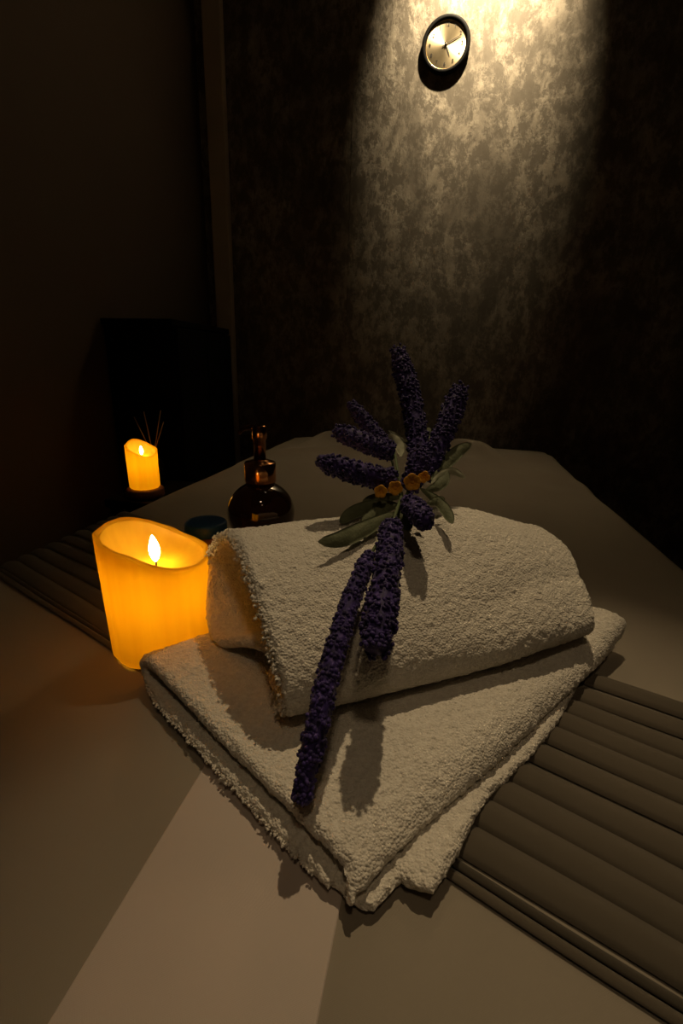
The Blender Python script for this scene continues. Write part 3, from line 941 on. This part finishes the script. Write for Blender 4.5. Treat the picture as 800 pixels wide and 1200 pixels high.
def spike(ctrl, r0_, r1_, dens=1.0, taper=0.3, blob=0.0021):
    """flower spike along a curved line of 3-D control points; r0_ at the base, r1_ towards the tip"""
    f, L = path_fn(ctrl)
    sp_parent = bq
    n = int(L / 0.0010 * 6.5 * dens)
    s = rng.random(n) * L
    k = s / L
    R = lerp(r0_, r1_, k) * (1 - taper * smooth01((k - 0.8) / 0.2)) * (1 - 0.25 * (1 - smooth01(k / 0.08)))
    R = R * (0.93 + 0.04 * np.sin(s * 700 + 1.0)) * (0.86 + 0.2 * rng.random(n))
    P = f(s); T = f(np.minimum(s + 1e-3, L)) - f(np.maximum(s - 1e-3, 0))
    T /= np.linalg.norm(T, axis=1, keepdims=True)
    a = rng.random(n) * 2 * PI
    ref = np.array([0.3, 0.2, 0.93]); ref = ref / np.linalg.norm(ref)
    B1 = np.cross(T, ref); B1 /= np.linalg.norm(B1, axis=1, keepdims=True)
    B2 = np.cross(T, B1)
    D = B1 * np.cos(a)[:, None] + B2 * np.sin(a)[:, None]
    Ctr = P + D * (R - blob * 0.95)[:, None]
    sc = np.stack([blob * (0.55 + 0.3 * rng.random(n)), blob * (0.55 + 0.3 * rng.random(n)), blob * (0.75 + 0.4 * rng.random(n))], -1)
    Rm = rand_rot(n)
    V = (ICO_V[None] * sc[:, None, :])
    V = np.einsum('nij,nkj->nki', Rm, V) + Ctr[:, None]
    F = (ICO_F[None] + (np.arange(n) * len(ICO_V))[:, None, None]).reshape(-1, 3)
    bm = bmesh.new()
    q = np.linspace(0, L * 0.98, 14)
    qk = q / L
    core = lerp(r0_, r1_, qk) * 0.72 * (1 - (taper + 0.2) * smooth01((qk - 0.8) / 0.2))
    core[0] *= 0.4
    tube(bm, [Vector(p) for p in f(q)], list(core), 12)
    co = from_bm('spike_core', bm, M['floret'], bq, world=True)
    me = raw_mesh('florets', V.reshape(-1, 3), F)
    o = link_mesh('florets', me, M['floret'], None)
    o.parent = co
    tag(o, kind='stuff')
    co.name = 'flower_spike'
    return co

def atd(x, y, s):
    """point of the place seen towards (x, y) of an 800 x 1200 frame at distance s along the view axis"""
    return CAM + (fwd * 540.0 + rt * (x - 400) - up * (y - 600)) * (s / 540.0)

def sp(pix, r0_, r1_, **kw):
    return spike([tuple(atd(*p)) for p in pix], r0_, r1_, **kw)
sp([(492, 545, .445), (488, 505, .46), (478, 455, .475), (465, 408, .49)], .0128, .0138)          # upright
sp([(497, 560, .435), (512, 525, .445), (527, 490, .455), (540, 452, .465)], .0125, .0138)           # right
sp([(462, 563, .415), (430, 557, .405), (400, 548, .395), (372, 540, .385)], .0138, .0112, taper=.45)  # left, nearest
sp([(462, 530, .445), (437, 522, .448), (412, 512, .45), (391, 504, .45)], .0122, .0118)          # left, behind
sp([(455, 525, .47), (438, 507, .475), (423, 488, .48), (410, 472, .485)], .0108, .0092)          # left, upper
sp([(478, 575, .420), (484, 560, .420), (489, 545, .422), (492, 527, .426)], .0125, .0118)          # centre
sp([(478, 588, .395), (486, 597, .378), (494, 606, .362), (499, 612, .350)], .0112, .0118)         # small, over the roll
sp([(459, 612, .352), (456, 650, .322), (448, 705, .291), (438, 765, .264)], .0105, .0138, taper=.2)      # short hanging
sp([(432, 650, .328), (404, 725, .294), (380, 810, .265), (365, 880, .252), (352, 940, .2430)], .0080, .0092, taper=.25)  # long hanging
# stems joining the hanging spikes to the middle
def stem(pix, r=.0013):
    bm = bmesh.new()
    tube(bm, [atd(*p) for p in pix], r, 8)
    from_bm('stem', bm, M['stem'], bq, world=True)
stem([(470, 585, .405), (455, 625, .355), (440, 640, .338), (431, 655, .328)])
stem([(470, 582, .405), (464, 600, .370), (459, 615, .350)])
for q in ((492, 545, .445), (497, 560, .435), (462, 563, .415), (462, 530, .445), (455, 525, .47), (478, 575, .420)):
    stem([(472, 588, .410), q])
# leaves
def leaf(pix, width, mat, cup=0.25, roll=0.0):
    f, L = path_fn([tuple(atd(*p)) for p in pix])
    n, m = 18, 7
    s = np.linspace(0, L, n)
    P = f(s); T = np.gradient(P, axis=0); T /= np.linalg.norm(T, axis=1, keepdims=True)
    view = np.array(CAM) - P; view /= np.linalg.norm(view, axis=1, keepdims=True)
    S = np.cross(T, view); S /= np.linalg.norm(S, axis=1, keepdims=True)
    Nn = np.cross(S, T)
    c, sn = math.cos(roll), math.sin(roll)
    S, Nn = S * c + Nn * sn, -S * sn + Nn * c
    k = s / L
    wprof = width * 0.5 * np.sqrt(np.clip(np.sin(PI * np.clip(k, 0.0, 1) ** 1.35), 0, 1)) + 0.0004
    wprof[-1] = 0.0006
    g = np.linspace(-1, 1, m)
    G = P[:, None] + S[:, None] * (g[None, :, None] * wprof[:, None, None]) + Nn[:, None] * ((g ** 2)[None, :, None] * wprof[:, None, None] * cup) * -1
    G = G + Nn[:, None] * (0.0006 * np.sin(k * 22)[:, None] * (np.abs(g))[None])[..., None]
    V = np.concatenate([G.reshape(-1, 3), (G - Nn[:, None] * 0.0005).reshape(-1, 3)])
    I = np.arange(n * m).reshape(n, m)
    def qd(I, fl):
        a = I[:-1, :-1].ravel(); b = I[1:, :-1].ravel(); c_ = I[1:, 1:].ravel(); d_ = I[:-1, 1:].ravel()
        return np.stack([a, b, c_, d_] if not fl else [a, d_, c_, b], 1)
    J = I + n * m
    rim = np.concatenate([I[:, 0], I[-1, 1:], I[-2::-1, -1], I[0, -2:0:-1]])
    rim2 = rim + n * m
    side = np.stack([rim, np.roll(rim, -1), np.roll(rim2, -1), rim2], 1)
    F = np.concatenate([qd(I, False), qd(J, True), side])
    link_mesh('leaf', raw_mesh('leaf', V, F), mat, bq, world=True)
LF, LP = M['leaf'], M['leaf_pale']
leaf([(462, 600, 0.395), (430, 618, 0.372), (398, 632, 0.354), (373, 635, 0.346)], 0.0135, LF)
leaf([(466, 590, 0.407), (440, 592, 0.406), (415, 600, 0.398), (398, 612, 0.388)], 0.0114, LF)
leaf([(470, 592, 0.406), (450, 596, 0.402), (436, 604, 0.395), (424, 612, 0.388)], 0.0102, LF)
leaf([(462, 598, 0.400), (452, 612, 0.388), (446, 628, 0.373), (441, 660, 0.344)], 0.0054, LP)
leaf([(464, 592, 0.406), (470, 602, 0.397), (476, 612, 0.388), (478, 622, 0.379)], 0.0094, LF)
leaf([(492, 572, 0.420), (510, 585, 0.412), (522, 598, 0.400), (530, 613, 0.387)], 0.0090, LF)
leaf([(498, 575, 0.418), (512, 570, 0.421), (520, 562, 0.426), (522, 550, 0.433)], 0.0102, LF)
leaf([(505, 562, 0.426), (520, 545, 0.436), (538, 528, 0.446), (552, 520, 0.451)], 0.0126, LF)
leaf([(500, 590, 0.407), (508, 588, 0.409), (515, 586, 0.411), (521, 584, 0.413)], 0.0072, LF)
leaf([(470, 535, 0.442), (468, 522, 0.450), (462, 514, 0.455), (455, 508, 0.458)], 0.0102, LP)
leaf([(488, 535, 0.442), (494, 522, 0.450), (500, 510, 0.457), (503, 500, 0.463)], 0.0072, LF)
leaf([(470, 583, 0.413), (455, 583, 0.413), (440, 585, 0.412), (424, 590, 0.407)], 0.0096, LF)
leaf([(466, 600, 0.398), (455, 606, 0.393), (440, 614, 0.386), (428, 626, 0.375)], 0.0084, LF)
leaf([(505, 566, 0.423), (516, 556, 0.429), (530, 552, 0.432), (545, 560, 0.427)], 0.0060, LP)
# thin white bract
leaf([(485, 520, 0.451), (472, 515, 0.454), (463, 509, 0.458), (455, 504, 0.461)], 0.0019, LP)
# yellow flowers
def yellow(x, y, s, r, n, ang0=0.0):
    c = atd(x, y, s)
    e = bpy.data.objects.new('yellow_flower', None)
    bm = bmesh.new()
    V = []
    vdir = (CAM - c).normalized()
    A = vdir.orthogonal().normalized(); B = vdir.cross(A)
    bmesh.ops.create_uvsphere(bm, u_segments=14, v_segments=9, radius=r * 0.42)
    for v in bm.verts: v.co = v.co + c
    for i in range(n):
        a = ang0 + 2 * PI * i / n
        dr = (A * math.cos(a) + B * math.sin(a))
        w_ = vdir.cross(dr)
        pts = []
        for j in range(7):
            k = j / 6
            wd = r * 0.62 * math.sqrt(math.sin(PI * min(0.98, k * 0.85 + 0.12)))
            q = c + dr * (r * (0.15 + k)) + vdir * (r * 0.7 * math.sin(k * 1.8))
            pts.append([bm.verts.new(q + w_ * (wd * g) + vdir * (abs(g) * wd * 0.4)) for g in (-1, -0.4, 0.4, 1)])
        for j in range(6):
            for g in range(3):
                bm.faces.new((pts[j][g], pts[j][g + 1], pts[j + 1][g + 1], pts[j + 1][g]))
    bpy.data.objects.remove(e)
    o = from_bm('yellow_flower', bm, M['yellow'], bq, world=True)
    so = o.modifiers.new('thick', 'SOLIDIFY'); so.thickness = 0.0004
yellow(483, 565, .398, .0066, 5, .3)
yellow(497, 559, .400, .0046, 4, .6)
yellow(463, 572, .400, .0056, 5, .9)
yellow(446, 576, .397, .0050, 5, .1)
# green tie around the stems
bm = bmesh.new()
lathe(bm, [(0.0050, -0.004), (0.0066, -0.0025), (0.0066, 0.0025), (0.0050, 0.004)], 24)
o = from_bm('stem_tie', bm, M['stem'], bq)
o.location = (0.001, -0.006, -0.004)
o.rotation_euler = (1.0, 0.2, 0.0)
